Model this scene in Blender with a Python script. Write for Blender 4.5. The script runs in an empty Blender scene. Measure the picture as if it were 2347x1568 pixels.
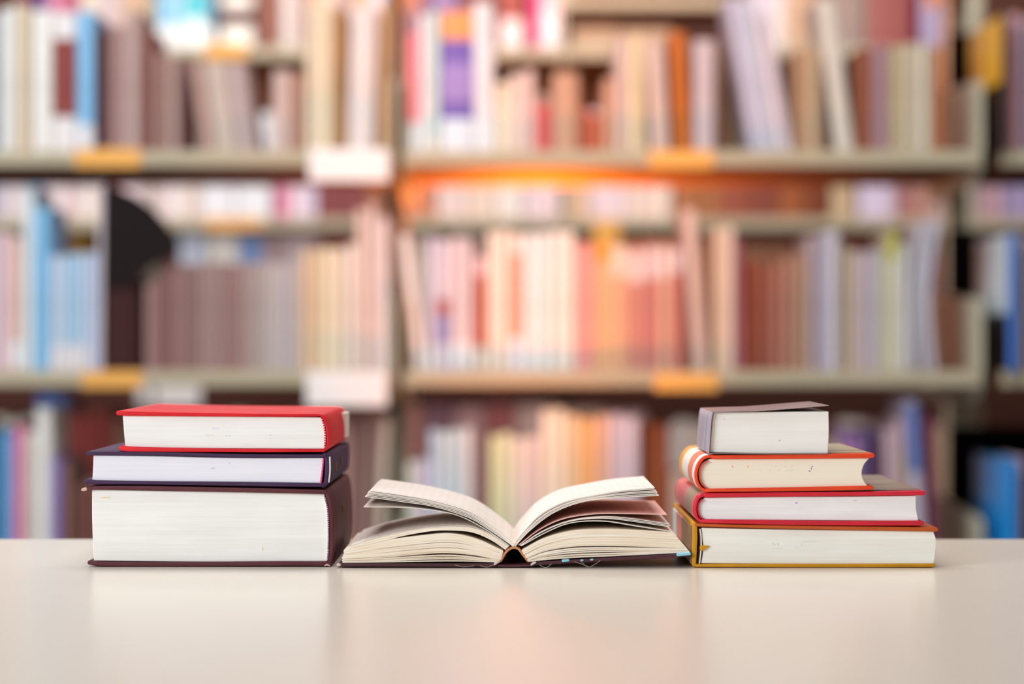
import bpy, bmesh, math, random
from mathutils import Vector
random.seed(7)
C = bpy.context.scene.collection
sc = bpy.context.scene

# ------------------------------------------------------------------ camera, light, exposure
W, H = 2347, 1568
LENS = 85.0
K = 36.0 / LENS / W                 # metres per pixel per metre of distance
YB = 1.66                           # distance of the books' front faces
CZ = 0.75 + 516 * K * YB            # eye height: table top 0.75 m
TZ = 0.75
cam_d = bpy.data.cameras.new('camera'); cam = bpy.data.objects.new('camera', cam_d); C.objects.link(cam)
cam.location = (0, 0, CZ); cam.rotation_euler = (math.pi / 2, 0, 0)
cam_d.lens = LENS; cam_d.sensor_width = 36; cam_d.clip_start = 0.05
cam_d.dof.use_dof = True; cam_d.dof.focus_distance = 1.68; cam_d.dof.aperture_fstop = 3.4
sc.camera = cam
sc.view_settings.view_transform = 'Standard'; sc.view_settings.look = 'None'
sc.view_settings.gamma = 1.0; sc.view_settings.use_curve_mapping = False
sc.view_settings.exposure = 0.07

world = bpy.data.worlds.new('world'); sc.world = world; world.use_nodes = True
world.node_tree.nodes['Background'].inputs[0].default_value = (0.96, 0.98, 1.0, 1)
world.node_tree.nodes['Background'].inputs[1].default_value = 0.28

def aim(o, tgt):
    o.rotation_euler = (Vector(tgt) - o.location).to_track_quat('-Z', 'Y').to_euler()

def area(name, loc, tgt, size, sizey, power, col=(1, 1, 1)):
    l = bpy.data.lights.new(name, 'AREA'); l.shape = 'RECTANGLE'; l.size = size; l.size_y = sizey
    l.energy = power; l.color = col
    o = bpy.data.objects.new(name, l); C.objects.link(o); o.location = loc; aim(o, tgt)
    return o

def spot(name, loc, tgt, power, angle, col, radius=0.12):
    l = bpy.data.lights.new(name, 'SPOT'); l.energy = power; l.spot_size = math.radians(angle); l.spot_blend = 1.0
    l.color = col; l.shadow_soft_size = radius
    o = bpy.data.objects.new(name, l); C.objects.link(o); o.location = loc; aim(o, tgt)
    return o

area('window_daylight', (-3.0, -0.9, 1.95), (0, 1.9, 0.85), 1.9, 1.5, 110, (0.92, 0.97, 1.0))
area('added_table_fill', (-0.2, 1.0, 2.9), (0.0, 1.5, 0.75), 1.6, 1.0, 8, (1.0, 0.98, 0.96))  # unseen light added to brighten the table from above
area('ceiling_panel_light', (-0.3, 2.4, 3.0), (0.0, 3.6, 1.0), 1.6, 1.2, 50, (1.0, 0.96, 0.93))
area('added_far_fill', (-0.4, 4.65, 3.0), (-0.2, 5.3, 1.1), 2.4, 0.4, 62, (1.0, 0.97, 0.95))  # unseen light added to lift the dim farther bookcase
spot('added_glow_uplight', (0.03, 3.42, 0.2), (0.03, 3.66, 1.18), 46, 66, (1.0, 0.24, 0.015), 0.06)  # unseen source added for the orange flare under the upper shelf
spot('added_glow_spot', (0.3, 1.2, 2.6), (0.05, 3.9, 1.14), 24, 21, (1.0, 0.60, 0.30), 0.10)  # added out of view to warm the central spines like the flare
spot('added_glow_aisle', (0.05, 4.62, 0.80), (0.05, 4.52, 1.4), 125, 128, (1.0, 0.22, 0.01), 0.06)  # added behind the shelved books to spread the orange flare glow

# ------------------------------------------------------------------ helpers
def lin(c): return c / 12.92 if c <= 0.04045 else ((c + 0.055) / 1.055) ** 2.4
def rgb(h):
    h = h.lstrip('#')
    return tuple(lin(int(h[i:i + 2], 16) / 255) for i in (0, 2, 4))
def PX(px, Y): return (px - W / 2) * K * Y
def PZ(py, Y): return CZ - (py - H / 2) * K * Y

MATS = {}
def nt_new(name):
    m = bpy.data.materials.new(name); m.use_nodes = True
    return m, m.node_tree, m.node_tree.nodes['Principled BSDF']

def plain(hexc, rough=0.55, spec=0.4, vary=0.06, key=''):
    k = ('plain', hexc, rough, spec, vary)
    if k in MATS: return MATS[k]
    m, nt, b = nt_new('finish_' + hexc.lstrip('#') + key)
    c = rgb(hexc)
    n = nt.nodes.new('ShaderNodeTexNoise'); n.inputs['Scale'].default_value = 14; n.inputs['Detail'].default_value = 4
    tc = nt.nodes.new('ShaderNodeTexCoord'); nt.links.new(tc.outputs['Object'], n.inputs['Vector'])
    r = nt.nodes.new('ShaderNodeValToRGB')
    r.color_ramp.elements[0].position = 0.3; r.color_ramp.elements[1].position = 0.7
    r.color_ramp.elements[0].color = tuple(x * (1 - vary) for x in c) + (1,)
    r.color_ramp.elements[1].color = tuple(min(1, x * (1 + vary)) for x in c) + (1,)
    nt.links.new(n.outputs['Fac'], r.inputs['Fac']); nt.links.new(r.outputs['Color'], b.inputs['Base Color'])
    b.inputs['Roughness'].default_value = rough; b.inputs['Specular IOR Level'].default_value = spec
    MATS[k] = m
    return m

def cloth(hexc, rough=0.6, weave=2200.0, bump=0.25, worn=None):
    k = ('cloth', hexc, rough, weave)
    if k in MATS: return MATS[k]
    m, nt, b = nt_new('book_cloth_' + hexc.lstrip('#'))
    c = rgb(hexc)
    tc = nt.nodes.new('ShaderNodeTexCoord')
    w = nt.nodes.new('ShaderNodeTexWave'); w.inputs['Scale'].default_value = weave / 3.2; w.inputs['Distortion'].default_value = 2.5
    w.inputs['Detail'].default_value = 2; w.bands_direction = 'X'
    n = nt.nodes.new('ShaderNodeTexNoise'); n.inputs['Scale'].default_value = weave / 2; n.inputs['Detail'].default_value = 3
    n2 = nt.nodes.new('ShaderNodeTexNoise'); n2.inputs['Scale'].default_value = 40; n2.inputs['Detail'].default_value = 5
    for x in (w, n, n2): nt.links.new(tc.outputs['Object'], x.inputs['Vector'])
    mx = nt.nodes.new('ShaderNodeMath'); mx.operation = 'ADD'
    nt.links.new(w.outputs['Fac'], mx.inputs[0]); nt.links.new(n.outputs['Fac'], mx.inputs[1])
    bp = nt.nodes.new('ShaderNodeBump'); bp.inputs['Strength'].default_value = bump * .55; bp.inputs['Distance'].default_value = 0.0003
    nt.links.new(mx.outputs[0], bp.inputs['Height']); nt.links.new(bp.outputs['Normal'], b.inputs['Normal'])
    r = nt.nodes.new('ShaderNodeValToRGB'); r.color_ramp.elements[0].position = 0.3; r.color_ramp.elements[1].position = 0.75
    r.color_ramp.elements[0].color = tuple(x * 0.86 for x in c) + (1,)
    r.color_ramp.elements[1].color = tuple(min(1, x * 1.12 + 0.004) for x in c) + (1,)
    nt.links.new(n2.outputs['Fac'], r.inputs['Fac']); nt.links.new(r.outputs['Color'], b.inputs['Base Color'])
    b.inputs['Roughness'].default_value = rough; b.inputs['Specular IOR Level'].default_value = 0.35
    MATS[k] = m
    return m

def pages(hexa, hexb, lines=900.0, bump=0.35, key='', contrast=(0.35, 0.62)):
    """stacked page edges: fine streaks running along the pages"""
    k = ('pages', hexa, hexb, lines, key)
    if k in MATS: return MATS[k]
    m, nt, b = nt_new('page_edges_' + hexa.lstrip('#') + key)
    tc = nt.nodes.new('ShaderNodeTexCoord')
    mp = nt.nodes.new('ShaderNodeMapping'); mp.inputs['Scale'].default_value = (6, 6, lines)
    n = nt.nodes.new('ShaderNodeTexNoise'); n.inputs['Scale'].default_value = 1.0; n.inputs['Detail'].default_value = 3; n.inputs['Roughness'].default_value = 0.7
    mp2 = nt.nodes.new('ShaderNodeMapping'); mp2.inputs['Scale'].default_value = (16, 16, 60)
    n2 = nt.nodes.new('ShaderNodeTexNoise'); n2.inputs['Scale'].default_value = 1.0; n2.inputs['Detail'].default_value = 4
    nt.links.new(tc.outputs['Object'], mp.inputs['Vector']); nt.links.new(mp.outputs[0], n.inputs['Vector'])
    nt.links.new(tc.outputs['Object'], mp2.inputs['Vector']); nt.links.new(mp2.outputs[0], n2.inputs['Vector'])
    ad = nt.nodes.new('ShaderNodeMath'); ad.operation = 'MULTIPLY_ADD'; ad.inputs[1].default_value = 0.5
    hf = nt.nodes.new('ShaderNodeMath'); hf.operation = 'MULTIPLY'; hf.inputs[1].default_value = 0.5
    nt.links.new(n2.outputs['Fac'], hf.inputs[0])
    nt.links.new(n.outputs['Fac'], ad.inputs[0]); nt.links.new(hf.outputs[0], ad.inputs[2])
    r = nt.nodes.new('ShaderNodeValToRGB')
    r.color_ramp.elements[0].position = contrast[0]; r.color_ramp.elements[1].position = contrast[1]
    r.color_ramp.elements[0].color = rgb(hexb) + (1,); r.color_ramp.elements[1].color = rgb(hexa) + (1,)
    nt.links.new(ad.outputs[0], r.inputs['Fac']); nt.links.new(r.outputs['Color'], b.inputs['Base Color'])
    bp = nt.nodes.new('ShaderNodeBump'); bp.inputs['Strength'].default_value = bump; bp.inputs['Distance'].default_value = 0.0003
    nt.links.new(n.outputs['Fac'], bp.inputs['Height']); nt.links.new(bp.outputs['Normal'], b.inputs['Normal'])
    b.inputs['Roughness'].default_value = 0.85; b.inputs['Specular IOR Level'].default_value = 0.15
    MATS[k] = m
    return m

def obj(name, bm, m, parent=None, smooth=False):
    me = bpy.data.meshes.new(name)
    bmesh.ops.recalc_face_normals(bm, faces=bm.faces)
    bm.to_mesh(me); bm.free()
    if smooth:
        for p in me.polygons: p.use_smooth = True
    me.materials.append(m)
    o = bpy.data.objects.new(name, me); C.objects.link(o)
    if parent: o.parent = parent
    return o

def thing(name, label, cat, loc=(0, 0, 0), rz=0.0, group=None):
    o = bpy.data.objects.new(name, None); o.empty_display_size = 0.02; C.objects.link(o)
    o.location = loc; o.rotation_euler = (0, 0, rz)
    o['label'] = label; o['category'] = cat
    if group: o['group'] = group
    return o

def struct(o):
    o['kind'] = 'structure'
    return o

def add_box(bm, x0, x1, y0, y1, z0, z1, sh=0.0):
    """axis box; sh shifts the top in x (a leaning slab)"""
    v = [bm.verts.new(p) for p in ((x0, y0, z0), (x1, y0, z0), (x1, y1, z0), (x0, y1, z0),
                                   (x0 + sh, y0, z1), (x1 + sh, y0, z1), (x1 + sh, y1, z1), (x0 + sh, y1, z1))]
    for f in ((0, 1, 2, 3), (4, 5, 6, 7), (0, 1, 5, 4), (1, 2, 6, 5), (2, 3, 7, 6), (3, 0, 4, 7)):
        bm.faces.new([v[i] for i in f])

def box(name, m, parent, *a, bevel=0.0, **kw):
    bm = bmesh.new(); add_box(bm, *a, **kw)
    o = obj(name, bm, m, parent)
    if bevel: bev(o, bevel)
    return o

def bev(o, w, seg=2):
    md = o.modifiers.new('soft_edges', 'BEVEL'); md.width = w; md.segments = seg; md.limit_method = 'ANGLE'; md.angle_limit = math.radians(40)

def spline(pts, n=24):
    """Catmull-Rom through 2-D points, n+1 samples spread by chord length"""
    P = [Vector((p[0], p[1])) for p in pts]
    if len(P) == 2:
        return [P[0].lerp(P[1], i / n) for i in range(n + 1)]
    Q = [P[0] * 2 - P[1]] + P + [P[-1] * 2 - P[-2]]
    L = [0.0]
    for a, b in zip(P, P[1:]): L.append(L[-1] + (b - a).length)
    out = []
    for i in range(n + 1):
        d = L[-1] * i / n
        j = 0
        while j < len(P) - 2 and d > L[j + 1]: j += 1
        t = (d - L[j]) / max(1e-9, L[j + 1] - L[j])
        p0, p1, p2, p3 = Q[j], Q[j + 1], Q[j + 2], Q[j + 3]
        out.append(0.5 * ((2 * p1) + (p2 - p0) * t + (2 * p0 - 5 * p1 + 4 * p2 - p3) * t * t + (3 * p1 - p0 - 3 * p2 + p3) * t ** 3))
    return out

def strip(pts, th, n=24, cap=3):
    """closed outline of a band of thickness th (number or list along it) around a curve, round ended"""
    c = spline(pts, n); N = len(c)
    def T(i):
        if not isinstance(th, (list, tuple)): return th
        u = i / (N - 1) * (len(th) - 1); j = min(int(u), len(th) - 2); return th[j] + (th[j + 1] - th[j]) * (u - j)
    up, dn = [], []
    for i in range(N):
        d = (c[min(i + 1, N - 1)] - c[max(i - 1, 0)]).normalized(); nrm = Vector((-d.y, d.x))
        up.append(c[i] + nrm * T(i) / 2); dn.append(c[i] - nrm * T(i) / 2)
    d0 = (c[1] - c[0]).normalized(); d1 = (c[-1] - c[-2]).normalized()
    endc = [c[-1] + d1 * math.sin(a) * T(N - 1) / 2 + Vector((-d1.y, d1.x)) * math.cos(a) * T(N - 1) / 2 for a in [math.pi * (k + 1) / (cap + 1) for k in range(cap)]]
    stac = [c[0] - d0 * math.sin(a) * T(0) / 2 - Vector((-d0.y, d0.x)) * math.cos(a) * T(0) / 2 for a in [math.pi * (k + 1) / (cap + 1) for k in range(cap)]]
    return up + endc + dn[::-1] + stac

def extrude(outline, ys, org, bm=None, scale=None):
    """outline [(X,Z)] in world metres, carried back along ys; org is the thing's origin"""
    own = bm is None
    if own: bm = bmesh.new()
    rings = []
    for k, y in enumerate(ys):
        rings.append([bm.verts.new((p[0] - org[0], y - org[1], p[1] - org[2])) for p in outline])
    n = len(outline)
    for a, b in zip(rings, rings[1:]):
        for i in range(n):
            bm.faces.new((a[i], a[(i + 1) % n], b[(i + 1) % n], b[i]))
    bm.faces.new(rings[0][::-1]); bm.faces.new(rings[-1])
    return bm

# ------------------------------------------------------------------ setting
floor_m, nt, b = nt_new('floor_carpet'); b.inputs['Base Color'].default_value = rgb('#4a3a33') + (1,); b.inputs['Roughness'].default_value = 0.9
n = nt.nodes.new('ShaderNodeTexNoise'); n.inputs['Scale'].default_value = 180; r = nt.nodes.new('ShaderNodeValToRGB')
r.color_ramp.elements[0].color = rgb('#40322c') + (1,); r.color_ramp.elements[1].color = rgb('#564640') + (1,)
nt.links.new(n.outputs['Fac'], r.inputs['Fac']); nt.links.new(r.outputs['Color'], b.inputs['Base Color'])
struct(box('floor', floor_m, None, -7, 7, -6, 6.3, -0.05, 0))
wall_m = plain('#5f3a30', 0.9, 0.2, 0.04)
struct(box('wall_back', wall_m, None, -7, 7, 6.3, 6.4, 0, 3.2))

# reading table
tt_m, nt, b = nt_new('cream_laminate')
tc = nt.nodes.new('ShaderNodeTexCoord'); n = nt.nodes.new('ShaderNodeTexNoise'); n.inputs['Scale'].default_value = 700; n.inputs['Detail'].default_value = 2
nt.links.new(tc.outputs['Object'], n.inputs['Vector'])
r = nt.nodes.new('ShaderNodeValToRGB'); r.color_ramp.elements[0].position = .35; r.color_ramp.elements[1].position = .65
r.color_ramp.elements[0].color = rgb('#dfd3c4') + (1,); r.color_ramp.elements[1].color = rgb('#e6dccf') + (1,)
nt.links.new(n.outputs['Fac'], r.inputs['Fac']); nt.links.new(r.outputs['Color'], b.inputs['Base Color'])
b.inputs['Roughness'].default_value = 0.24; b.inputs['Specular IOR Level'].default_value = 0.5
bp = nt.nodes.new('ShaderNodeBump'); bp.inputs['Strength'].default_value = 0.03; bp.inputs['Distance'].default_value = 0.0004
nt.links.new(n.outputs['Fac'], bp.inputs['Height']); nt.links.new(bp.outputs['Normal'], b.inputs['Normal'])
YT = 1.66 * 516 / 451
tab = thing('reading_table', 'wide cream laminate reading table carrying the book stacks', 'table', (0, 1.2, 0))
o = box('tabletop', tt_m, tab, -1.0, 1.0, 0.42 - 1.2, YT - 1.2, 0.722, 0.75, bevel=0.004)
leg_m = plain('#8b8580', 0.4, 0.5)
for sx in (-1, 1):
    for yy in (-0.66, YT - 1.2 - 0.1):
        box('leg', leg_m, tab, sx * 0.93 - 0.025, sx * 0.93 + 0.025, yy - 0.025, yy + 0.025, 0, 0.722, bevel=0.004)
box('apron', leg_m, tab, -0.9, 0.9, YT - 1.2 - 0.12, YT - 1.2 - 0.1, 0.65, 0.722)

# ------------------------------------------------------------------ bookcases
ZT = {'top': PZ(345 - 505, 3.83), 'upper': PZ(345, 3.83), 'middle': PZ(850, 3.83), 'lower': PZ(1355, 3.83)}
LIP = 36 * K * 3.83
steel = plain('#b5aa90', 0.45, 0.4, 0.03)
shade_brown = plain('#7d5638', 0.6, 0.3, 0.08)  # brown stands in for the shade under the steel shelves
upright_m = plain('#c9bda2', 0.45, 0.4, 0.03)
steel_g = plain('#d2d0b8', 0.45, 0.4, 0.03)
white_card = plain('#f4efee', 0.5, 0.4, 0.01)
orange_card = plain('#f2b25c', 0.6, 0.3, 0.03)

def shelf(case, org, x0, x1, yf, depth, zt, labels=(), brackets=True, bk=(True, True), lip=LIP, plate=0.115):
    """one cantilever shelf: tray, end brackets, cards clipped to its lip (sub-parts)"""
    ox, oy, oz = org
    bm = bmesh.new()
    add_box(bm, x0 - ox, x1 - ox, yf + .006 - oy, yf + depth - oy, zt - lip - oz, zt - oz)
    s = obj('shelf', bm, shade_brown, case); bev(s, 0.001)
    box('lip', steel, s, x0 - ox, x1 - ox, yf - oy, yf + .006 - oy, zt - lip - oz, zt - oz, bevel=0.0022)
    if brackets:
        for side, xx in ((0, x0 - 0.003), (1, x1)):
            if not bk[side]: continue
            prof = [(yf + 0.004, zt - lip * 1.15), (yf + 0.004, zt + plate * 0.93), (yf + 0.02, zt + plate), (yf + depth + 0.01, zt + plate + 0.02), (yf + depth + 0.01, zt - 0.06), (yf + 0.05, zt - 0.05)]
            bm = bmesh.new()
            A = [bm.verts.new((xx - ox, p[0] - oy, p[1] - oz)) for p in prof]
            B = [bm.verts.new((xx + 0.003 - ox, p[0] - oy, p[1] - oz)) for p in prof]
            bm.faces.new(A); bm.faces.new(B[::-1])
            for i in range(len(prof)): bm.faces.new((A[i], A[(i + 1) % 6], B[(i + 1) % 6], B[i]))
            obj('bracket', bm, steel_g, s)
    for kind, a, bb, z0, z1 in labels:
        if kind == 'w':
            o = box('label_holder', white_card, s, a - ox, bb - ox, yf - 0.012 - oy, yf - 0.001 - oy, z0 - oz, z1 - oz, bevel=0.002)
        else:
            o = box('paper_label', orange_card, s, a - ox, bb - ox, yf - 0.0025 - oy, yf - 0.0004 - oy, z0 - oz, z1 - oz, bevel=0.0006)
    return s

YF, SD = 3.83, 0.50
def X3(p): return PX(p, YF)
org = (X3(910), 4.1, 0.0)
front = thing('bookcase', 'long beige steel bookcase with open shelves behind the table', 'bookcase', org)
def yl(a, b, y0, y1): return ('o', X3(a), X3(b), PZ(y1, YF), PZ(y0, YF))
def wl(a, b, y0, y1): return ('w', X3(a), X3(b), PZ(y1, YF - .01), PZ(y0, YF - .01))
for key in ('top', 'upper', 'middle', 'lower'):
    z = ZT[key]
    L1 = {'upper': [yl(172, 322, 341, 383), wl(709, 893, 341, 416)], 'middle': [yl(188, 326, 850, 889), wl(703, 889, 852, 932)]}.get(key, [])
    L2 = {'upper': [yl(1488, 1634, 346, 385)], 'middle': [yl(1500, 1646, 856, 895)]}.get(key, [])
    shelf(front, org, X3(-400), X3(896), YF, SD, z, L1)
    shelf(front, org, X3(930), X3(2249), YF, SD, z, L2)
for pc in (-402, 910, 2190):
    xc = PX(pc, 4.36)
    box('upright', upright_m, front, xc - 0.018 - org[0], xc + 0.018 - org[0], 0.234, 0.28, 0, 2.1, bevel=0.003)
box('base', steel, front, X3(-400) - org[0], X3(2249) - org[0], YF - 4.1, 0.0, 0, 0.09, bevel=0.003)

org2 = (X3(2700), 4.1, 0.0)
side_case = thing('bookcase', 'second beige steel bookcase standing past the narrow black gap', 'bookcase', org2)
for key in ('top', 'upper', 'middle', 'lower'):
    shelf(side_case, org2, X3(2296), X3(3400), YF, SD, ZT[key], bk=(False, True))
for pc in (2420, 3420):
    xc = PX(pc, 4.36)
    box('upright', upright_m, side_case, xc - 0.018 - org2[0], xc + 0.018 - org2[0], 0.234, 0.28, 0, 2.1, bevel=0.003)
box('base', steel, side_case, X3(2300) - org2[0], X3(3400) - org2[0], YF - 4.1, 0.0, 0, 0.09, bevel=0.003)
gap_shade_black = plain('#0d0605', 0.8, 0.1)  # near-black stands in for the shade inside the second bookcase
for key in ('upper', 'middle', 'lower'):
    box('back_panel', gap_shade_black, side_case, X3(2296) - org2[0], X3(3400) - org2[0], 0.20, 0.204, ZT[key] + .001, ZT[key] + .245)  # added dark sheets that keep the gap black

YR = 5.30
ZF = {'top': PZ(108, YR), 'upper': PZ(500, YR), 'middle': PZ(850, YR), 'lower': PZ(1200, YR)}
org3 = (0, YR + .27, 0.0)
far = thing('bookcase', 'farther beige steel bookcase glimpsed through the gaps above the books', 'bookcase', org3)
def X5(p): return PX(p, YR)
FB = [(-590, 348), (354, 1288), (1294, 2228), (2234, 3170)]
for bi, (a, bb) in enumerate(FB):
    for key in ('top', 'upper', 'middle', 'lower'):
        L = []
        def fy(kind, p, q, y0, y1): return (kind, X5(p), X5(q), PZ(y1, YR), PZ(y0, YR))
        if bi == 1 and key == 'top': L = [fy('y', 470, 565, 100, 133)]
        if bi == 1 and key == 'upper': L = [fy('y', 470, 600, 500, 526)]
        if bi == 2 and key == 'upper': L = [fy('y', 1360, 1420, 505, 562)]
        if bi == 0 and key == 'middle': L = [fy('w', 318, 345, 868, 930)]
        if bi == 1 and key == 'middle': L = [fy('w', 356, 460, 872, 932)]
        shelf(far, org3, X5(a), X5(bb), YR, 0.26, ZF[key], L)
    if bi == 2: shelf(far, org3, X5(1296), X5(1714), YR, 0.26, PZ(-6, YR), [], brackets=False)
for pc in (-593, 351, 1291, 2231, 3173):
    xc = PX(pc, YR + .27)
    box('upright', upright_m, far, xc - 0.02, xc + 0.02, -0.005, 0.045, 0, 2.1, bevel=0.003)
box('back_panel', plain('#a5603a', 0.7, 0.2, 0.06), far, X5(356), X5(2226), -0.018, -0.012, ZF['upper'] + .001, ZF['top'] - LIP - .001)  # added panel, gives the orange glow a brown surface in the gap
box('base', steel, far, X5(-590), X5(3170), -0.27, 0.0, 0, 0.09)

# ------------------------------------------------------------------ shelved books
ORD = ['first', 'second', 'third', 'fourth', 'fifth', 'sixth', 'seventh', 'eighth', 'ninth', 'tenth', 'eleventh', 'twelfth', 'thirteenth', 'fourteenth', 'fifteenth', 'sixteenth',
       'seventeenth', 'eighteenth', 'nineteenth', 'twentieth']
def ordinal(i):
    if i < 20: return ORD[i]
    t = ['twenty', 'thirty', 'forty', 'fifty', 'sixty'][(i + 1) // 10 - 2]
    if (i + 1) % 10 == 0: return t[:-1] + 'ieth'
    return t + '-' + ORD[(i + 1) % 10 - 1]

def colour_name(h):
    import colorsys
    r, g, b = (int(h[i:i + 2], 16) / 255 for i in (1, 3, 5))
    hh, s, v = colorsys.rgb_to_hsv(r, g, b); hh *= 360
    if v < 0.28: return 'black'
    if s < 0.07: return 'white' if v > 0.88 else ('pale grey' if v > 0.68 else 'grey')
    if 200 <= hh < 250: base = 'blue' if s > .22 else 'bluish white' if v > .8 else 'grey-blue'
    elif 170 <= hh < 200: base = 'teal' if s > .25 else 'pale aqua'
    elif 70 <= hh < 170: base = 'green' if s > .3 else 'pale green'
    elif 250 <= hh < 320: base = 'violet' if s > .25 else 'lavender' if v > .65 else 'mauve'
    elif 320 <= hh or hh < 12:
        if s > .45: base = 'red' if v > .7 else 'maroon' if v > .3 else 'black'
        elif s > .25: base = 'pink' if v > .75 else 'rosy brown'
        else: base = 'blush white' if v > .85 else 'mauve grey' if v > .5 else 'dark mauve'
    elif hh < 45:
        if s > .65: base = 'orange' if v > .75 else 'orange-brown' if v > .5 else 'dark brown'
        elif s > .35: base = 'peach' if v > .85 else 'tan' if v > .68 else 'brown'
        elif s > .16: base = 'cream' if v > .85 else 'beige' if v > .65 else 'taupe'
        else: base = 'ivory' if v > .88 else 'greyish beige'
    else: base = 'yellow' if s > .4 else 'pale yellow' if s > .18 else 'ivory'
    return base

PAGE_W = plain('#efe8dc', 0.9, 0.15, 0.05)
def shelf_book(x0, x1, yt, col, lean=0.0, bands=(), Y=3.85, zb=0.0, depth=0.17, simple=False, label='', group=None, cat='book', name='book', side=None):
    """upright book, spine towards the camera: cover (spine and boards), page block, spine bands"""
    X0, X1 = PX(x0, Y), PX(x1, Y); cx = (X0 + X1) / 2; hw = max(0.0025, (X1 - X0) / 2 - 0.0004)
    h = PZ(yt, Y) - zb - 0.0003; sh = lean * K * Y
    th = min(0.0028, hw * 0.35)
    t = thing(name, label, cat, (cx, Y, zb + 0.0003), 0, group)
    r = min(hw * 0.45, 0.006)
    # cover: rounded spine and two boards as one bent sheet
    out = []
    ns = 6
    outer = [(-hw, depth)] + [(-hw * math.cos(math.pi * i / ns), r - r * math.sin(math.pi * i / ns)) for i in range(ns + 1)] + [(hw, depth)]
    iw = hw - th
    inner = [(iw, depth)] + [(iw * math.cos(math.pi * i / ns), r + th * .6 - r * math.sin(math.pi * i / ns)) for i in range(ns + 1)] + [(-iw, depth)]
    prof = outer + inner
    bm = bmesh.new()
    A = [bm.verts.new((p[0], p[1], 0)) for p in prof]; B = [bm.verts.new((p[0] + sh, p[1], h)) for p in prof]
    m = len(prof)
    for i in range(m): bm.faces.new((A[i], A[(i + 1) % m], B[(i + 1) % m], B[i]))
    no = len(outer)
    for R in (A, B):
        for i in range(no - 1): bm.faces.new((R[i], R[i + 1], R[m - 2 - i], R[m - 1 - i]))
    obj('cover', bm, plain(col, 0.5, 0.35), t)
    f = 0.012
    bm = bmesh.new(); add_box(bm, -iw * .98, iw * .98, r + th, depth - 0.004, 0.003, h * (1 - f), sh=sh * (1 - f) )
    obj('page_block', bm, PAGE_W, t)
    for (f0, f1, bc) in bands:
        e = 0.0007
        bm = bmesh.new()
        pts = [(-hw * math.cos(math.pi * i / ns) * 1.004, r - r * math.sin(math.pi * i / ns) - e) for i in range(ns + 1)]
        z0, z1 = h * f0, h * f1
        lo = [bm.verts.new((p[0] + sh * f0, p[1], z0)) for p in pts]; hi = [bm.verts.new((p[0] + sh * f1, p[1], z1)) for p in pts]
        lo2 = [bm.verts.new((p[0] * .98 + sh * f0, p[1] + e * .9, z0)) for p in pts]; hi2 = [bm.verts.new((p[0] * .98 + sh * f1, p[1] + e * .9, z1)) for p in pts]
        for i in range(ns):
            bm.faces.new((lo[i], lo[i + 1], hi[i + 1], hi[i])); bm.faces.new((lo2[i], lo2[i + 1], hi2[i + 1], hi2[i]))
            bm.faces.new((lo[i], lo[i + 1], lo2[i + 1], lo2[i])); bm.faces.new((hi[i], hi[i + 1], hi2[i + 1], hi2[i]))
        bm.faces.new((lo[0], hi[0], hi2[0], lo2[0])); bm.faces.new((lo[-1], hi[-1], hi2[-1], lo2[-1]))
        o = obj('spine_label', bm, plain(bc, 0.55, 0.3), t)
        o['label'] = colour_name(bc) + ' band on the spine'
    if side:                        # printed panels on the board facing the camera
        for (f0, f1, bc) in side:
            o = box('cover_panel', plain(bc, 0.35, 0.5), t, -hw - 0.0008 + 0.0, -hw - 0.0001, r + 0.002, depth - 0.001, h * f0, h * f1)
            o['label'] = colour_name(bc) + ' printed panel on the board'
    return t

def row(data, place, post, shelf_key, Y, far_row=False, group=None, rev=False, setback=0.0):
    """data: (x0, x1, top, colour[, lean[, bands[, depth offset]]]); post: what the ordinals count from"""
    n = len(data)
    for i, d in enumerate(data):
        x0, x1, yt, col = d[:4]
        lean = d[4] if len(d) > 4 else 0; bands = d[5] if len(d) > 5 else (); dy = d[6] if len(d) > 6 else 0
        k = n - 1 - i if rev else i
        if far_row and shelf_key == 'middle': yt = max(yt, 532)
        w = x1 - x0
        adj = ('slanting ' if abs(lean) > 25 else '') + ('slim ' if w < 24 else 'thick ' if w > 58 else '')
        lab = f"{adj}{colour_name(col)} book on {place}, {ordinal(k)} {post}"
        while len(lab.replace('-', '').split()) > 15 and ' the ' in lab: lab = lab.replace(' the ', ' ', 1)
        dp = d[7] if len(d) > 7 else 0.16 if not far_row else 0.18
        shelf_book(x0, x1, yt, col, lean, bands, Y + dy + setback + random.uniform(0, .006), (ZF if far_row else ZT)[shelf_key], label=lab, group=group, depth=dp)

def stuff_books(label, data, key, Y, zt=ZT):
    """books the photograph shows nothing of (outside the frame or behind the stacks), joined"""
    bm = bmesh.new(); cols = []
    for (x0, x1, yt, col) in data:
        if col not in cols: cols.append(col)
        nf = len(bm.faces)
        add_box(bm, PX(x0, Y) + .0005, PX(x1, Y) - .0005, Y, Y + .16, zt[key] + .0003, PZ(max(yt, 532) if key == 'middle' and zt is ZF else yt, Y))
        bm.faces.ensure_lookup_table()
        for f in bm.faces[nf:]: f.material_index = cols.index(col)
    o = obj('shelved_books', bm, plain(cols[0], 0.5, 0.35))
    for c in cols[1:]: o.data.materials.append(plain(c, 0.5, 0.35))
    o['kind'] = 'stuff'; o['label'] = label; o['category'] = 'books'


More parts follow.
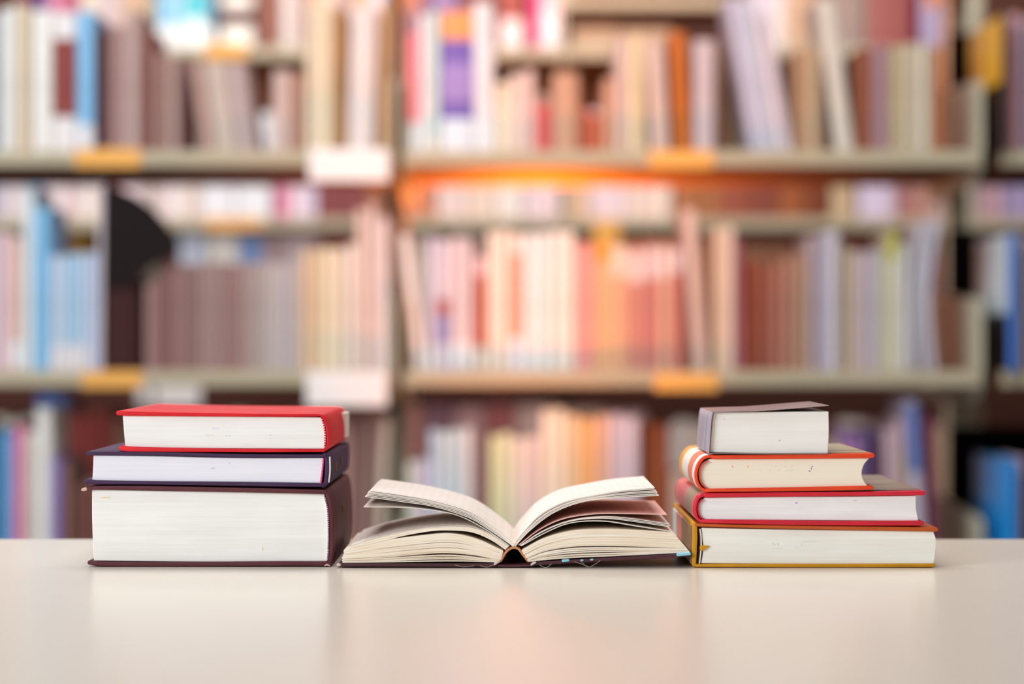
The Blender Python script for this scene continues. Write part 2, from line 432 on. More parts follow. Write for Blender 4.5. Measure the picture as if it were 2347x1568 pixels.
Wt = '#f0eeee'
LB = (0.02, 0.22, '#f1eff2')          # white call-number label
def run(x0, x1, n, cols, yt, jit=4, lean=0, lab=None, dy=0):
    out = []; w = (x1 - x0) / n
    cuts = [x0] + [x0 + w * (i + random.uniform(-.18, .18)) for i in range(1, n)] + [x1]
    for i in range(n):
        c = cols[int(i * len(cols) / n)]
        out.append((cuts[i], cuts[i + 1], yt + random.uniform(-jit, jit), c, lean, [lab] if lab else (), dy))
    return out
MIX = ['#b39a8c', '#d8c9b8', '#8a5a52', '#c8b2b4', '#a88f8a', '#e0d6d0', '#7a4a44', '#c9a68a', '#cfc7d6', '#b98b84']
def filler(x0, x1, yt, jit=30):
    out = []; x = x0
    while x < x1 - 12:
        w = min(random.uniform(22, 52), x1 - x); out.append((x, x + w, yt + random.uniform(-jit, jit), random.choice(MIX))); x += w
    return out

stuff_books('muted books farther along the upper shelf', filler(-380, -8, 40), 'upper', 3.85)
upper1 = [
    (-6, 24, 22, '#e3e6ea'), (26, 46, 8, '#e6dccb'), (47, 70, 14, '#d8c3a8'), (73, 118, 24, '#efece8'),
    (120, 174, 28, '#e8e3e4', 0, [(.25, .81, '#8c3f3a')]), (175, 214, 26, '#86c0ea', 0, [(0.0, .19, '#e6e6ee')]),
    (217, 248, 70, '#5e3233', 0, (), .02), (251, 284, 60, '#a68480'), (285, 319, 24, '#ba9f9a'), (321, 348, 66, '#84554f'),
    (350, 384, 122, '#99756e'), (385, 411, 130, '#a88f88'), (413, 427, 128, '#6e3e40', 0, (), .01),
    (460, 494, 142, '#b49389', -28), (495, 543, 140, '#c6b6ab', -28), (544, 588, 142, '#b8a4a3', -28),
    (624, 669, 162, '#cbb0a8'), (671, 697, 170, '#b0836f'),
    (700, 726, 8, '#e0cdb4'), (727, 760, 10, '#ead9bb'), (762, 792, 22, '#b88d62', 0, (), .02), (796, 858, 16, '#e4d3cf', 8), (868, 892, 2, '#c69a70', 6)]  # the set-back tan slab stands in for a gap between books
row(upper1, 'upper shelf behind the red-topped stack', 'from the centre post', 'upper', 3.85, group='books on the upper shelf', rev=True)

upper2 = [
    (933, 959, 76, '#f07f8e', 0, [(0, .24, Wt)]), (960, 983, 34, '#efdfe3', 0, [(0, .22, Wt)]), (984, 1008, 26, '#cbdedd', 0, [(.0, .12, '#f3e6da')]),
    (1010, 1086, 22, '#7d63b4', 0, [(.79, .99, '#f9a365'), (0, .23, '#f2ecf2'), (.36, .62, '#a78ccb')]),
    (1088, 1135, 6, '#ece3e6', -4, [(0, .2, '#f5eef0')]), (1137, 1166, 190, '#f1dcc0'), (1167, 1200, 170, '#ecd0c2'), (1201, 1226, 160, '#ecc8c0'),
    (1228, 1264, 215, '#dc5f5c', 0, [(.8, 1.0, '#a8877a')]), (1267, 1328, 166, '#cf9c80'), (1331, 1352, 250, '#c0563a'), (1353, 1382, 262, '#cf6a4a'),
    (1384, 1410, 180, '#d9a184'), (1412, 1442, 86, '#dcbbb0'), (1443, 1479, 80, '#e6cda6'), (1494, 1536, 92, '#dcbcb0', -14),
    (1548, 1588, 72, '#c4691f', -14), (1591, 1640, 92, '#cdb8bb', 0), (1642, 1672, 100, '#c39474', 0, (), .158, .085), (1674, 1722, 92, '#d9c7a7', 0, (), .158, .085),
    (1722, 1752, -8, '#c4bfd2', -58, (), -.008, .155), (1753, 1784, 2, '#cdc8d6', -58, (), -.008, .155), (1785, 1818, 40, '#d5c6cd', -52, (), -.008, .155),
    (1822, 1850, 112, '#b78e6c'), (1851, 1882, 112, '#c2a585', 0), (1918, 1960, -4, '#d9cfc2', -46),
    (1964, 1998, 112, '#915238'), (2000, 2038, 106, '#a57f86'), (2042, 2076, 104, '#bcaa89'), (2077, 2106, 100, '#c8baa4'), (2107, 2138, 102, '#c9beab'), (2141, 2163, 106, '#ad6437')]
row(upper2, 'upper shelf behind the open book', 'from the centre post', 'upper', 3.85, group='books on the upper shelf')

stuff_books('muted books farther along the middle shelf', filler(-380, -8, 560), 'middle', 3.85)
mid1 = [
    (-6, 20, 532, '#eccbd2'), (22, 50, 545, '#e8c3b6', 0, [LB]), (51, 79, 432, '#d5e2e8'), (80, 111, 474, '#7fc0ea')] + \
    run(113, 205, 5, ['#c4d3e6', '#a9cbe6', '#c7d4e8'], 582, 5, 0, (0, .22, '#e6e2e6')) + [
    (206, 222, 580, '#b6c8ea'), (222, 233, 420, '#e9dce4', 4)]
row(mid1, 'middle shelf behind the red-topped stack', 'from the black bookend', 'middle', 3.85, group='books on the middle shelf', rev=True)
mid1b = [(334, 346, 652, '#b5918d'), (347, 362, 640, '#a07876')] + \
    run(363, 690, 21, ['#8a605c', '#9d7875', '#91706c', '#a98a86', '#a58683', '#9d7974', '#b39894', '#b4a4a0', '#c6bab8', '#bdb4b8', '#cbb9ae'], 603, 4) + \
    [(691, 712, 575, '#dec0a2'), (713, 738, 572, '#dfc6a4'), (739, 766, 568, '#ecdcbe'), (767, 792, 570, '#e8d8c2'), (794, 820, 560, '#e6d6cc'), (821, 846, 480, '#dec4b8', -6), (847, 868, 465, '#e4ccc6', -4), (869, 893, 500, '#e6d6d4', -3)]
row(mid1b, 'middle shelf behind the red-topped stack', 'from the centre post', 'middle', 3.85, group='books on the middle shelf', rev=True)

mid2 = [
    (953, 977, 538, '#f2e8e4', -38), (979, 1000, 545, '#cfc6da', 0, [(0, .2, '#efe8ea')]), (1001, 1032, 550, '#d9d0dc', 0, [(.2, .42, '#8f8fc4'), (.42, .55, '#b06a6a')]), (1033, 1060, 545, '#dfcfd4', 0, [LB]), (1061, 1086, 552, '#dccbd0', 0, [LB]),
    (1089, 1114, 590, '#b9481a', 0, [(0, .2, '#eddccb'), (.84, 1, '#e7bcc4')]), (1116, 1140, 532, '#f5e6d8'), (1141, 1166, 528, '#f6e2d2'), (1168, 1198, 535, '#f5a489', 0, [(0, .24, '#f3ecf1'), (.85, 1, '#f3e3d8')]),
    (1200, 1232, 536, '#f0eeee'), (1233, 1264, 534, '#f2f0ef'), (1266, 1292, 530, '#f3ebe4'), (1293, 1319, 532, '#f6e8de'),
    (1322, 1362, 560, '#f0a39b'), (1364, 1400, 556, '#ecb88c', 0, [(.86, 1, '#f1a542')]), (1401, 1438, 560, '#e8b48e', 0, [(.75, .98, '#efd8c4')]),
    (1440, 1478, 562, '#d38f80', 0, [(.7, .95, '#ebcfc8')]), (1480, 1510, 556, '#d0857c', 0, [(.72, .96, '#e9cccb')]), (1511, 1538, 558, '#dba88f', 0, [(.72, .96, '#e9cfc6')]), (1539, 1566, 562, '#cc7f74', 0, [(.78, .97, '#e6cbca')]),
    (1592, 1622, 480, '#dfbfb2', -26), (1636, 1662, 524, '#e0c0a4'), (1663, 1684, 520, '#e4c8b8'), (1686, 1705, 546, '#a45a68', -8), (1708, 1742, 600, '#8c4128'), (1744, 1768, 610, '#9c5a48'), (1769, 1796, 606, '#a86a58'), (1797, 1822, 590, '#ac7b68'), (1823, 1848, 586, '#b48c70'),
    (1850, 1870, 542, '#b29c9c'), (1871, 1890, 540, '#a99bb0'), (1892, 1926, 530, '#c6bfc9'), (1929, 1944, 560, '#b09a72'),
    (1946, 1976, 576, '#c6b0a8'), (1977, 1994, 578, '#c4b0bd'), (1995, 2014, 574, '#bdb5bd'), (2016, 2034, 580, '#cbc4a8'), (2035, 2060, 532, '#cfcab2', 0, [(.8, 1, '#b9b244')]), (2061, 2084, 560, '#cdc9c6')]
row(mid2, 'middle shelf behind the open book', 'from the centre post', 'middle', 3.85, group='books on the middle shelf')

stuff_books('muted books farther along the lower shelf', filler(-380, -8, 1000), 'lower', 3.85)
low1 = [(-5, 18, 985, '#3f97d0'), (19, 31, 1000, '#a9b4e2'), (32, 55, 975, '#e07aa4'), (56, 80, 990, '#d9d0c6'), (81, 117, 935, '#e7e4e0'), (118, 138, 1050, '#8272bb'), (140, 162, 1060, '#87625a'), (164, 186, 1120, '#6a3c36'), (188, 212, 1105, '#7f4f47'), (214, 250, 1090, '#6e433c')]
row(low1, 'lower shelf beside the red-topped stack', 'from that stack', 'lower', 3.85, group='books on the lower shelf', rev=True)
stuff_books('lower shelf books hidden behind the maroon book', filler(260, 760, 1080, 20), 'lower', 3.85)
low1 = [(770, 800, 960, '#b58d86'), (802, 826, 965, '#a47c75', 8), (830, 852, 955, '#a3827a', 22), (853, 874, 960, '#c2b2a2', 22)]
row(low1, 'lower shelf near the open book', 'from the centre post', 'lower', 3.85, group='books on the lower shelf', rev=True)
low2 = [(934, 956, 1060, '#dfe0d2'), (957, 982, 1056, '#d3c3d8', 0, [(.0, .3, '#b9c7e6')]), (984, 1006, 985, '#bccfe2', 0, [(.5, .8, '#cfdcf0')]), (1007, 1030, 990, '#cfdbe0'), (1031, 1058, 986, '#c6d9e2'), (1059, 1084, 982, '#d9dade'),
    (1122, 1148, 1000, '#dbe0b0'), (1149, 1172, 992, '#e3e5c2'), (1174, 1204, 1004, '#e6dccd'), (1205, 1238, 1000, '#e2cfcb'), (1240, 1268, 940, '#ece0cd'), (1269, 1296, 938, '#eee4d0'), (1298, 1328, 950, '#e9cfa8'),
    (1330, 1366, 960, '#edb67a'), (1368, 1398, 952, '#e8bba0'), (1400, 1432, 950, '#d9c6d0'), (1433, 1466, 956, '#dbc8d2'), (1470, 1500, 968, '#a0522a', 0, (), .03), (1501, 1534, 972, '#98502e', 0, (), .03),  # the set-back brown pair stands in for a dark gap
    (1538, 1572, 1080, '#c8a898'), (1574, 1606, 1085, '#bfa294'), (1608, 1640, 1086, '#b8958a')]
row(low2, 'lower shelf behind the open book', 'from the centre post', 'lower', 3.85, group='books on the lower shelf')
stuff_books('lower shelf books hidden behind the small paperback', filler(1645, 1920, 1000, 20), 'lower', 3.85)
low2 = [
    (1925, 1950, 985, '#8f6aa0'), (1951, 1975, 1000, '#a67aae'), (1978, 2002, 985, '#5a4a78'), (2005, 2022, 1000, '#5a2038'), (2034, 2064, 985, '#bfa2ae', -10), (2066, 2084, 960, '#c9aab4', -12, [(.62, .8, '#c8b4a0')]), (2100, 2130, 915, '#c4b8c8', -26, [(.62, .97, '#6f80bc')]), (2140, 2160, 950, '#7a3a50', -22)]
row(low2, 'lower shelf past the small paperback', 'towards the end bracket', 'lower', 3.85, group='books on the lower shelf')

# bookcase past the gap: the first book of each shelf shows its board
def gapbook(x, w, yt, col, key, side, label, Y=3.80, depth=0.27):
    shelf_book(x, x + w, yt, col, 0, (), Y, ZT[key], depth=depth, label=label, group='books in the second bookcase', side=side)
gapbook(2296, 14, 33, '#4a2c2c', 'upper', [(.5, 1.0, '#ffbe04'), (0, .49, '#140a0a')], 'tall book with bright yellow cover top standing beside the black gap')
gapbook(2312, 24, 536, '#3f6fc0', 'middle', [(.42, 1.0, '#dbe9f2'), (0, .41, '#171014')], 'pale blue covered book with blue spine standing beside the black gap')
gapbook(2308, 26, 1055, '#1f84d0', 'lower', [(0.0, 1.0, '#0f9bf0')], 'bright blue covered book standing beside the black gap on the lower shelf')
ru = [(2312, 2322, 32, '#b7a2ac'), (2323, 2338, 30, '#e69a92'), (2339, 2350, 40, '#8c90b8')]
stuff_books('muted books farther along the second bookcase, upper shelf', filler(2356, 2800, 50), 'upper', 3.85)
row(ru, 'upper shelf of the second bookcase', 'from the black gap', 'upper', 3.83, group='books in the second bookcase')
rm = [(2338, 2352, 540, '#d8c3b4')]
stuff_books('muted books farther along the second bookcase, middle shelf', filler(2356, 2800, 560), 'middle', 3.85)
row(rm, 'middle shelf of the second bookcase', 'from the black gap', 'middle', 3.83, group='books in the second bookcase')
rl = [(2336, 2350, 1050, '#cdb4c6')]
stuff_books('muted books farther along the second bookcase, lower shelf', filler(2356, 2800, 1050), 'lower', 3.85)
row(rl, 'lower shelf of the second bookcase', 'from the black gap', 'lower', 3.83, group='books in the second bookcase')

# far bookcase, only what the gaps let through
def frow(data, place):
    key = next(k for k in ('top', 'upper', 'middle', 'lower') if k in place)
    row(data, place, 'towards the black gap', key, YR + .02, True, 'books in the farther bookcase')
far_stuff = []
top_f = [(50, 76, -110, '#8a2a4a'), (78, 104, -110, '#4a5088'), (106, 140, -120, '#d88aa4'), (142, 182, -120, '#b85a78')]
far_stuff += [('top', filler(184, 345, -110))]
frow(top_f, 'the top shelf of the farther bookcase near its end')
top_f = [
    (360, 402, -120, '#8fc4e6', 0, [LB]), (403, 425, -115, '#a9d6e2', 0, [LB]), (426, 470, -118, '#55c4cf', 0, [(0, .3, '#eef3f2')]), (471, 490, -110, '#86a8c0', 0, [LB]),
    (506, 580, -90, '#5a3530', 0, [(0.02, .26, '#f3efe6'), (.45, .62, '#efe9e0')]), (590, 640, -100, '#8c5a4c'), (930, 985, -100, '#8a6a7a'), (988, 1050, -105, '#8c78a4'), (1054, 1138, -100, '#7a4640')]
far_stuff += [('top', filler(645, 925, -100))]
top_f += [
    (1146, 1200, -110, '#a0524a', 0, [(0, .3, '#f0dcdc')]), (1214, 1238, -115, '#d8387c'), (1239, 1282, -118, '#f3c2cc', 0, [(0, .36, '#f6e6ec')])]
frow(top_f, 'the top shelf of the farther bookcase')
far_stuff += [('top', filler(1720, 1900, -90))]
frow([(1905, 1988, -90, '#a08a80'), (1992, 2040, -100, '#a4605a'), (2041, 2088, -100, '#9c5450'), (2090, 2110, -105, '#6e1830'), (2112, 2160, -100, '#b0a0c0')], 'the short top shelf of the farther bookcase')
pale = ['#e8d4d8', '#f0e2e4', '#dcc2c4', '#efe6e2', '#e2c8bc', '#f1eaea']
def tops(x0, x1, n, cols, yt): return run(x0, x1, n, cols, yt, 6)
up_f = tops(-20, 62, 2, ['#c8c0d0', '#e0d0d0'], 250) + tops(64, 98, 2, ['#8fb4e2'], 250) + tops(100, 240, 5, pale, 250) + tops(258, 345, 3, ['#d68a98', '#f0dce2', '#e6d0d2'], 260) + \
    tops(358, 455, 4, pale, 255) + tops(458, 536, 2, ['#ececf2'], 260) + tops(540, 622, 2, ['#eef0f4'], 255) + tops(632, 660, 1, ['#ea86ac'], 250) + tops(662, 726, 2, ['#f2dce6', '#e2d4ea'], 250) + tops(730, 880, 3, ['#8a4a4c', '#a8684a'], 262) + \
    tops(900, 1000, 3, ['#d08a6c'], 262) + tops(1002, 1070, 2, ['#f4dcd6'], 255) + tops(1072, 1138, 2, ['#f4dccc'], 255) + [(1140, 1196, 240, '#f8ece4')] + tops(1200, 1284, 3, ['#f4dce2', '#f0d4d8'], 250)
frow(up_f, 'the upper shelf of the farther bookcase')
up_f2 = tops(1300, 1350, 1, ['#f0c8a8'], 258) + tops(1352, 1540, 5, ['#f4dce2', '#f6dcd0', '#f6e0d0'], 255) + tops(1545, 1900, 6, ['#b07048', '#9c5440', '#8a4838', '#a05a34', '#7c3e24'], 262) + tops(1906, 1960, 1, ['#cbb08c'], 250) + tops(1968, 2052, 2, ['#dccde4'], 255) + tops(2056, 2160, 4, ['#b8807c', '#c08e80', '#c9a8a8'], 262)
frow(up_f2, 'the upper shelf behind the bent magazines')
frow(tops(2238, 2300, 2, ['#d0a8b4'], 255) + tops(2302, 2420, 3, ['#a898c0', '#c8b8c4'], 255), 'the upper shelf past the black gap')
mid_f = tops(100, 160, 2, ['#8a5a4c', '#9a7068'], 504) + tops(162, 205, 1, ['#8a6410'], 504) + tops(366, 408, 2, ['#6a3a36'], 560) + tops(410, 470, 2, ['#cdd6ea'], 525) + tops(474, 546, 2, ['#f1eee8'], 530) + tops(548, 600, 2, ['#86a4da'], 528) + tops(602, 655, 2, ['#bfa6a8'], 520) + tops(657, 730, 2, ['#d6c4c8'], 525) + tops(732, 850, 4, ['#94544c', '#a46454'], 530)
far_stuff += [('middle', filler(852, 1286, 540))]
frow(mid_f, 'the middle shelf of the farther bookcase')
frow(tops(1300, 1700, 6, ['#b87a50', '#c88a5c', '#a8643c'], 545) + tops(1702, 1940, 4, ['#9a6a50', '#7c3e28'], 560) + tops(1942, 2170, 4, ['#7a4438', '#8c5248', '#6c3830'], 548), 'the middle shelf behind the bent magazines')
frow(tops(2236, 2420, 3, ['#7c2234', '#9a5058'], 545), 'the middle shelf past the black gap')
low_f = tops(-20, 80, 3, ['#d0ccbc', '#c9cfc0'], 960) + tops(84, 150, 2, ['#5a8ad8'], 905) + tops(152, 260, 4, ['#8c3a34', '#7c302a'], 945) + tops(262, 345, 3, ['#7c5a4a'], 960) + [(902, 968, 925, '#b98478'), (970, 1040, 930, '#8e6a78'), (1042, 1110, 935, '#c9a0a0'), (1112, 1180, 925, '#b06a6a'), (1182, 1280, 930, '#d8b8b0')]
far_stuff += [('lower', filler(358, 898, 960, 15))]
frow(low_f, 'the lower shelf of the farther bookcase')
frow([(1300, 1390, 940, '#cdb0a4'), (1392, 1480, 945, '#c4a4a8')], 'the lower shelf behind the bent magazines')
far_stuff += [('lower', filler(1482, 2170, 975, 15))]
for key, data in far_stuff:
    stuff_books('indistinct books on the farther bookcase, ' + key + ' shelf', data, key, YR + .02, ZF)

# beige boxes lying on the farther bookcase's short shelf
for (a, bb, y0, lab) in ((1310, 1420, 62, 'flat beige storage box on the short shelf of the farther bookcase'), (1424, 1540, 66, 'flat beige box beside another, next to the orange-brown book')):
    Y = YR + .03
    t = thing('storage_box', lab, 'box', ((PX(a, Y) + PX(bb, Y)) / 2, Y, ZF['top'] + .0005))
    hw = (PX(bb, Y) - PX(a, Y)) / 2; hh = PZ(y0, Y) - ZF['top']
    box('body', plain('#cfae90', .7, .2), t, -hw + .002, hw - .002, 0.002, .18, 0, hh * .6)
    box('lid', plain('#d4b496', .7, .2), t, -hw, hw, 0, .182, hh * .6, hh, bevel=.001)

# black bookend with a curved wing on the middle shelf
Y = 3.84
zb = ZT['middle']
be = thing('bookend', 'black bookend with a curved wing beside the brown volumes', 'bookend', (PX(270, Y), Y, zb + .0003))
black = plain('#170909', 0.7, 0.2); dk = plain('#3f2020', 0.7, 0.2)
out = [(PX(p[0], Y), PZ(p[1], Y)) for p in ((241, 426), (272, 432), (310, 448), (348, 476), (380, 510), (402, 545), (412, 572), (400, 588), (370, 598), (340, 616), (322, 634), (306, 656), (240, 656))]
bm = extrude(out, [Y - .001, Y + .003], be.location); obj('wing', bm, black, be)
bm = bmesh.new(); add_box(bm, PX(240, Y) - be.location.x, PX(316, Y) - be.location.x, .004, .15, 0.0, PZ(640, Y) - be.location.z)
o = obj('body', bm, dk, be); bev(o, .003)
bm = bmesh.new(); add_box(bm, PX(240, Y) - be.location.x, PX(262, Y) - be.location.x, .004, .15, PZ(640, Y) - be.location.z, PZ(432, Y) - be.location.z)
o = obj('back_panel', bm, dk, be); bev(o, .002)

# bent magazines at the end of the middle shelf
for i, (xb, dx, col, yt) in enumerate(((2087, 0, '#c6c0ca', 520), (2106, 3, '#b9b3bd', 516), (2124, 6, '#cbc4d2', 515))):
    Y = 3.85
    t = thing('magazine', ['pale grey bowed magazine, first of three bent ones by the end bracket', 'darker grey bowed magazine, middle of three bent ones by the end bracket', 'lavender bowed magazine, last of three bent ones by the end bracket'][i], 'magazine', (PX(xb, Y), Y, zb + .0003), 0, 'bent magazines')
    h = PZ(yt, Y) - zb
    pts = [(PX(xb + 8 + dx + 14 * (u - .0) * 0 - 16 * math.sin(math.pi * u) * (.55 + .25 * i) + 18 * u * (1 - .2 * i), Y), zb + .004 + h * u) for u in [k / 6 for k in range(7)]]
    bm = extrude(strip(pts, 0.0085, 14, 2), [Y, Y + .15], t.location)
    o = obj('pages', bm, plain(col, .5, .3), t)

# ------------------------------------------------------------------ books on the table
def Z1(x, y): return (160 + x * 700 / 2347, 900 + y * 700 / 2347)
def Z2(x, y): return (760 + x * 860 / 2347, 1060 + y * 860 / 2347)
def Z3(x, y): return (1520 + x * 680 / 2347, 900 + y * 680 / 2347)
def wpts(zf, pts, Y, dz=0.0): return [(PX(q[0], Y), PZ(q[1], Y) + dz) for q in (zf(*p) for p in pts)]

def lay(n, y0, y1): return [y0 + (y1 - y0) * i / n for i in range(n + 1)]

def board(t, name, m, zf, pts, th, Y, D, dz, inset=0.0, label=None, n=22):
    """cover board: a rounded strip seen end on, carried back D metres"""
    s = {Z1: 700 / 2347, Z2: 860 / 2347, Z3: 680 / 2347}[zf] * K * Y
    th = [q * s for q in th] if isinstance(th, (list, tuple)) else th * s
    o = obj(name, extrude(strip(wpts(zf, pts, Y, dz), th, n), lay(4, Y - inset, Y + D), t.location), m, t)
    for p in o.data.polygons: p.use_smooth = True
    bev(o, 0.0007, 2)
    if label: o['label'] = label
    return o

def block(t, m, zf, top, right, bottom, left, Y, D, dz, inset=0.002, name='page_block', label=None):
    """page block outline from four edge curves (clockwise)"""
    c = []
    for seg, n in ((top, 20), (right, 12), (bottom, 20), (left, 12)):
        c += spline(wpts(zf, seg, Y, dz), n)[:-1]
    o = obj(name, extrude(c, lay(3, Y + inset, Y + D - 0.003), t.location), m, t)
    bev(o, 0.0005, 2)
    if label: o['label'] = label
    return o

def stitches(t, hexc, zf, pts, n, Y, dz, w=9, h=8, band='#f3e9e6', y_in=0.0016, label=None):
    """head band: woven strip along the spine end of the pages with coloured stitches"""
    s = {Z1: 700 / 2347, Z2: 860 / 2347, Z3: 680 / 2347}[zf] * K * Y
    P = wpts(zf, pts, Y, dz)
    hb = obj('head_band', extrude(strip(P, 9 * s, 20), [Y + y_in - .0009, Y + y_in + .003], t.location), plain(band, .7, .2, .02), t)
    bm = bmesh.new()
    for p in spline(P, n):
        a = Vector((p.x - t.location.x, 0, p.y - t.location.z)); y0 = Y + y_in - .0014 - t.location.y
        add_box(bm, a.x - w * s / 2, a.x + w * s / 2, y0, y0 + .002, a.z - h * s / 2, a.z + h * s / 2)
    o = obj('stitching', bm, plain(hexc, .6, .3, .02), hb); o['kind'] = 'stuff'
    if label: o['label'] = label
    return hb

def ink(t, hexc, zf, spots, Y, dz, y_in=0.002, label='faint ink marks on the page edges'):
    s = {Z1: 700 / 2347, Z2: 860 / 2347, Z3: 680 / 2347}[zf] * K * Y
    bm = bmesh.new()
    for (x, y, w, h) in spots:
        (p,) = wpts(zf, [(x, y)], Y, dz)
        y0 = Y + y_in - .00006 - t.location.y
        add_box(bm, p[0] - t.location.x, p[0] - t.location.x + w * s, y0, y0 + .0002, p[1] - t.location.z - h * s, p[1] - t.location.z)
    o = obj('ink_mark', bm, plain(hexc, .8, .1, .02), t); o['label'] = label
    return o

def base(zf, x, y, Y, label, name='hardcover_book'):
    (p,) = wpts(zf, [(x, y)], Y, 0)
    return thing(name, label, 'book', (p[0], Y, TZ))

def spine_panel(t, m, name, Xz, Y0, Y1, z0, z1, off, label):
    """printed patch on a flat spine: Xz is the spine's outer x"""
    x0, x1 = sorted((Xz, Xz + off))
    o = box(name, m, t, x0 - t.location.x, x1 - t.location.x, Y0 - t.location.y, Y1 - t.location.y, z0 - t.location.z, z1 - t.location.z)
    o['label'] = label
    return o

# --- stack beside the open book, spines facing it: maroon, purple, red
pw = pages('#f4f1ea', '#e2dccf', 700, .3, 'cream', (.22, .6))
maroon = cloth('#5c2a31', .62); purple = cloth('#3e2247', .62); red = cloth('#d8121f', .55)
YA = 1.66; DA = 0.205
dzA = TZ + .0003 - PZ(Z1(0, 1337)[1], YA)
A = base(Z1, 1100, 1336, YA, 'very thick maroon cloth hardcover at the bottom under the purple book')
block(A, pages('#f6f5f2', '#e8e4dd', 420, .35, 'thick', (.24, .6)), Z1, [(166, 746), (700, 755), (1500, 768), (1952, 776)], [(1952, 776), (1985, 900), (1990, 1100), (1978, 1298)], [(1978, 1298), (1000, 1302), (180, 1294)], [(180, 1294), (172, 1150), (166, 950), (166, 746)], YA, DA, dzA, .0025)
board(A, 'front_cover', maroon, Z1, [(118, 742), (160, 732), (500, 732), (950, 741), (1500, 752), (1958, 764)], [26, 33, 34, 34, 33], YA, DA, dzA)
board(A, 'back_cover', maroon, Z1, [(150, 1306), (200, 1316), (560, 1320), (1100, 1318), (1600, 1314), (1995, 1316)], [34, 33, 33, 36, 36], YA, DA, dzA)
board(A, 'spine', maroon, Z1, [(1958, 760), (1984, 800), (2001, 920), (2008, 1060), (2006, 1220), (1994, 1318)], 32, YA, DA, dzA, -.0006)
stitches(A, '#7c3f68', Z1, [(1958, 800), (1980, 900), (1986, 1050), (1984, 1200), (1980, 1286)], 34, YA, dzA, 9, 8, y_in=.0012, label='purple and white head band')
o = board(A, 'worn_corner', plain('#d9b7a6', .8, .1), Z1, [(96, 746), (112, 742), (122, 741)], [20, 26, 24], YA - .0006, .010, dzA, label='frayed pale cover corner')
o = board(A, 'worn_corner', plain('#d9b7a6', .8, .1), Z1, [(1960, 1330), (1975, 1322), (1996, 1330)], [8, 12, 8], YA - .0012, .006, dzA, label='frayed pale spine foot')
ink(A, '#ead0a6', Z1, [(240, 805, 70, 7), (1475, 1190, 9, 28)], YA, dzA, .0025, 'small ochre stains on the page edges')

dzB = dzA + .0003
B = base(Z1, 1100, 720, YA, 'dark purple cloth hardcover lying between the maroon and the red books')
B.location.z = PZ(Z1(0, 722)[1], YA) + dzB
block(B, pages('#efedf6', '#e6e3f0', 900, .12, 'lilac', (.3, .6)), Z1, [(178, 484), (700, 492), (1300, 505), (1948, 505)], [(1948, 505), (1944, 600), (1934, 700)], [(1934, 700), (1200, 690), (168, 684)], [(168, 684), (174, 590), (178, 484)], YA, DA, dzB)
board(B, 'front_cover', purple, Z1, [(135, 470), (400, 470), (800, 476), (1300, 488), (1750, 490), (1962, 488)], [30, 28, 28, 26, 22], YA, DA, dzB)
board(B, 'back_cover', purple, Z1, [(122, 684), (200, 692), (700, 698), (1200, 705), (1600, 710), (1945, 714)], [34, 26, 26, 30, 28], YA, DA, dzB)
board(B, 'spine', purple, Z1, [(1954, 484), (1974, 505), (1976, 600), (1968, 690), (1946, 718)], 34, YA, DA, dzB, -.0006)
board(B, 'hinge_lining', plain('#e6ddd8', .7, .2), Z1, [(1997, 500), (1999, 600), (1990, 690)], 9, YA + .0005, .004, dzB, label='white torn strip at the spine head')
stitches(B, '#e0307a', Z1, [(1948, 512), (1940, 600), (1926, 698)], 17, YA, dzB, 11, 8, y_in=.0016, label='pink and white head band')
ink(B, '#d2d0e4', Z1, [(1085, 580, 24, 12), (1220, 545, 9, 9)], YA, dzB)
# gold marks stamped on the purple and maroon spines (face +x)
gold = plain('#8f6238', .45, .5)
def gold_mark(t, x_zoom, zc, ya, dz, w=.005, h=.006):
    """one small gilt character: separate strokes lying on the spine cloth"""
    bm = bmesh.new()
    X = PX(Z1(x_zoom, 0)[0], YA) - t.location.x
    zc = PZ(Z1(0, zc)[1], YA) + dz - t.location.z
    for (a, b_, c, d) in ((0, .16, -.5, .5), (.3, .46, -.5, -.08), (.3, .46, .1, .5), (.6, .95, .3, .45), (.6, .95, -.08, .08), (.6, .95, -.5, -.35)):
        add_box(bm, X, X + .0011, ya + a * w, ya + b_ * w, zc + c * h, zc + d * h)
    o = obj('gilt_mark', bm, gold, t); o['label'] = 'small gilt character on the spine'
gold_mark(B, 1991, 600, .055, dzB); gold_mark(B, 1991, 590, .115, dzB)
gold_mark(A, 2021, 960, .09, dzA, .004, .005)

dzC = dzB + .0003
Cc = base(Z1, 1100, 470, YA, 'bright red cloth hardcover lying on top of the purple book')
Cc.location.z = PZ(Z1(0, 470)[1], YA) + dzC
block(Cc, pages('#f6f4f2', '#e4e1de', 650, .35, 'grey', (.24, .6)), Z1, [(402, 182), (900, 185), (1930, 196)], [(1930, 196), (1958, 290), (1962, 440)], [(1962, 440), (1200, 436), (424, 428)], [(424, 428), (414, 330), (408, 250), (402, 182)], YA, DA - .01, dzC)
board(Cc, 'front_cover', red, Z1, [(372, 163), (450, 166), (900, 173), (1400, 178), (1900, 180)], [36, 30, 26, 24, 22], YA, DA - .01, dzC)
board(Cc, 'back_cover', red, Z1, [(395, 432), (480, 440), (900, 447), (1400, 452), (1945, 452)], [40, 32, 26, 24, 20], YA, DA - .01, dzC)
board(Cc, 'spine', red, Z1, [(1888, 178), (1940, 188), (1968, 250), (1980, 340), (1976, 420), (1945, 458)], 17, YA, DA - .01, dzC, -.0006)
stitches(Cc, '#d01030', Z1, [(1936, 204), (1955, 270), (1962, 350), (1958, 432)], 12, YA, dzC, 12, 11, label='red and white head band')
XS = PX(Z1(1986, 0)[0], YA)
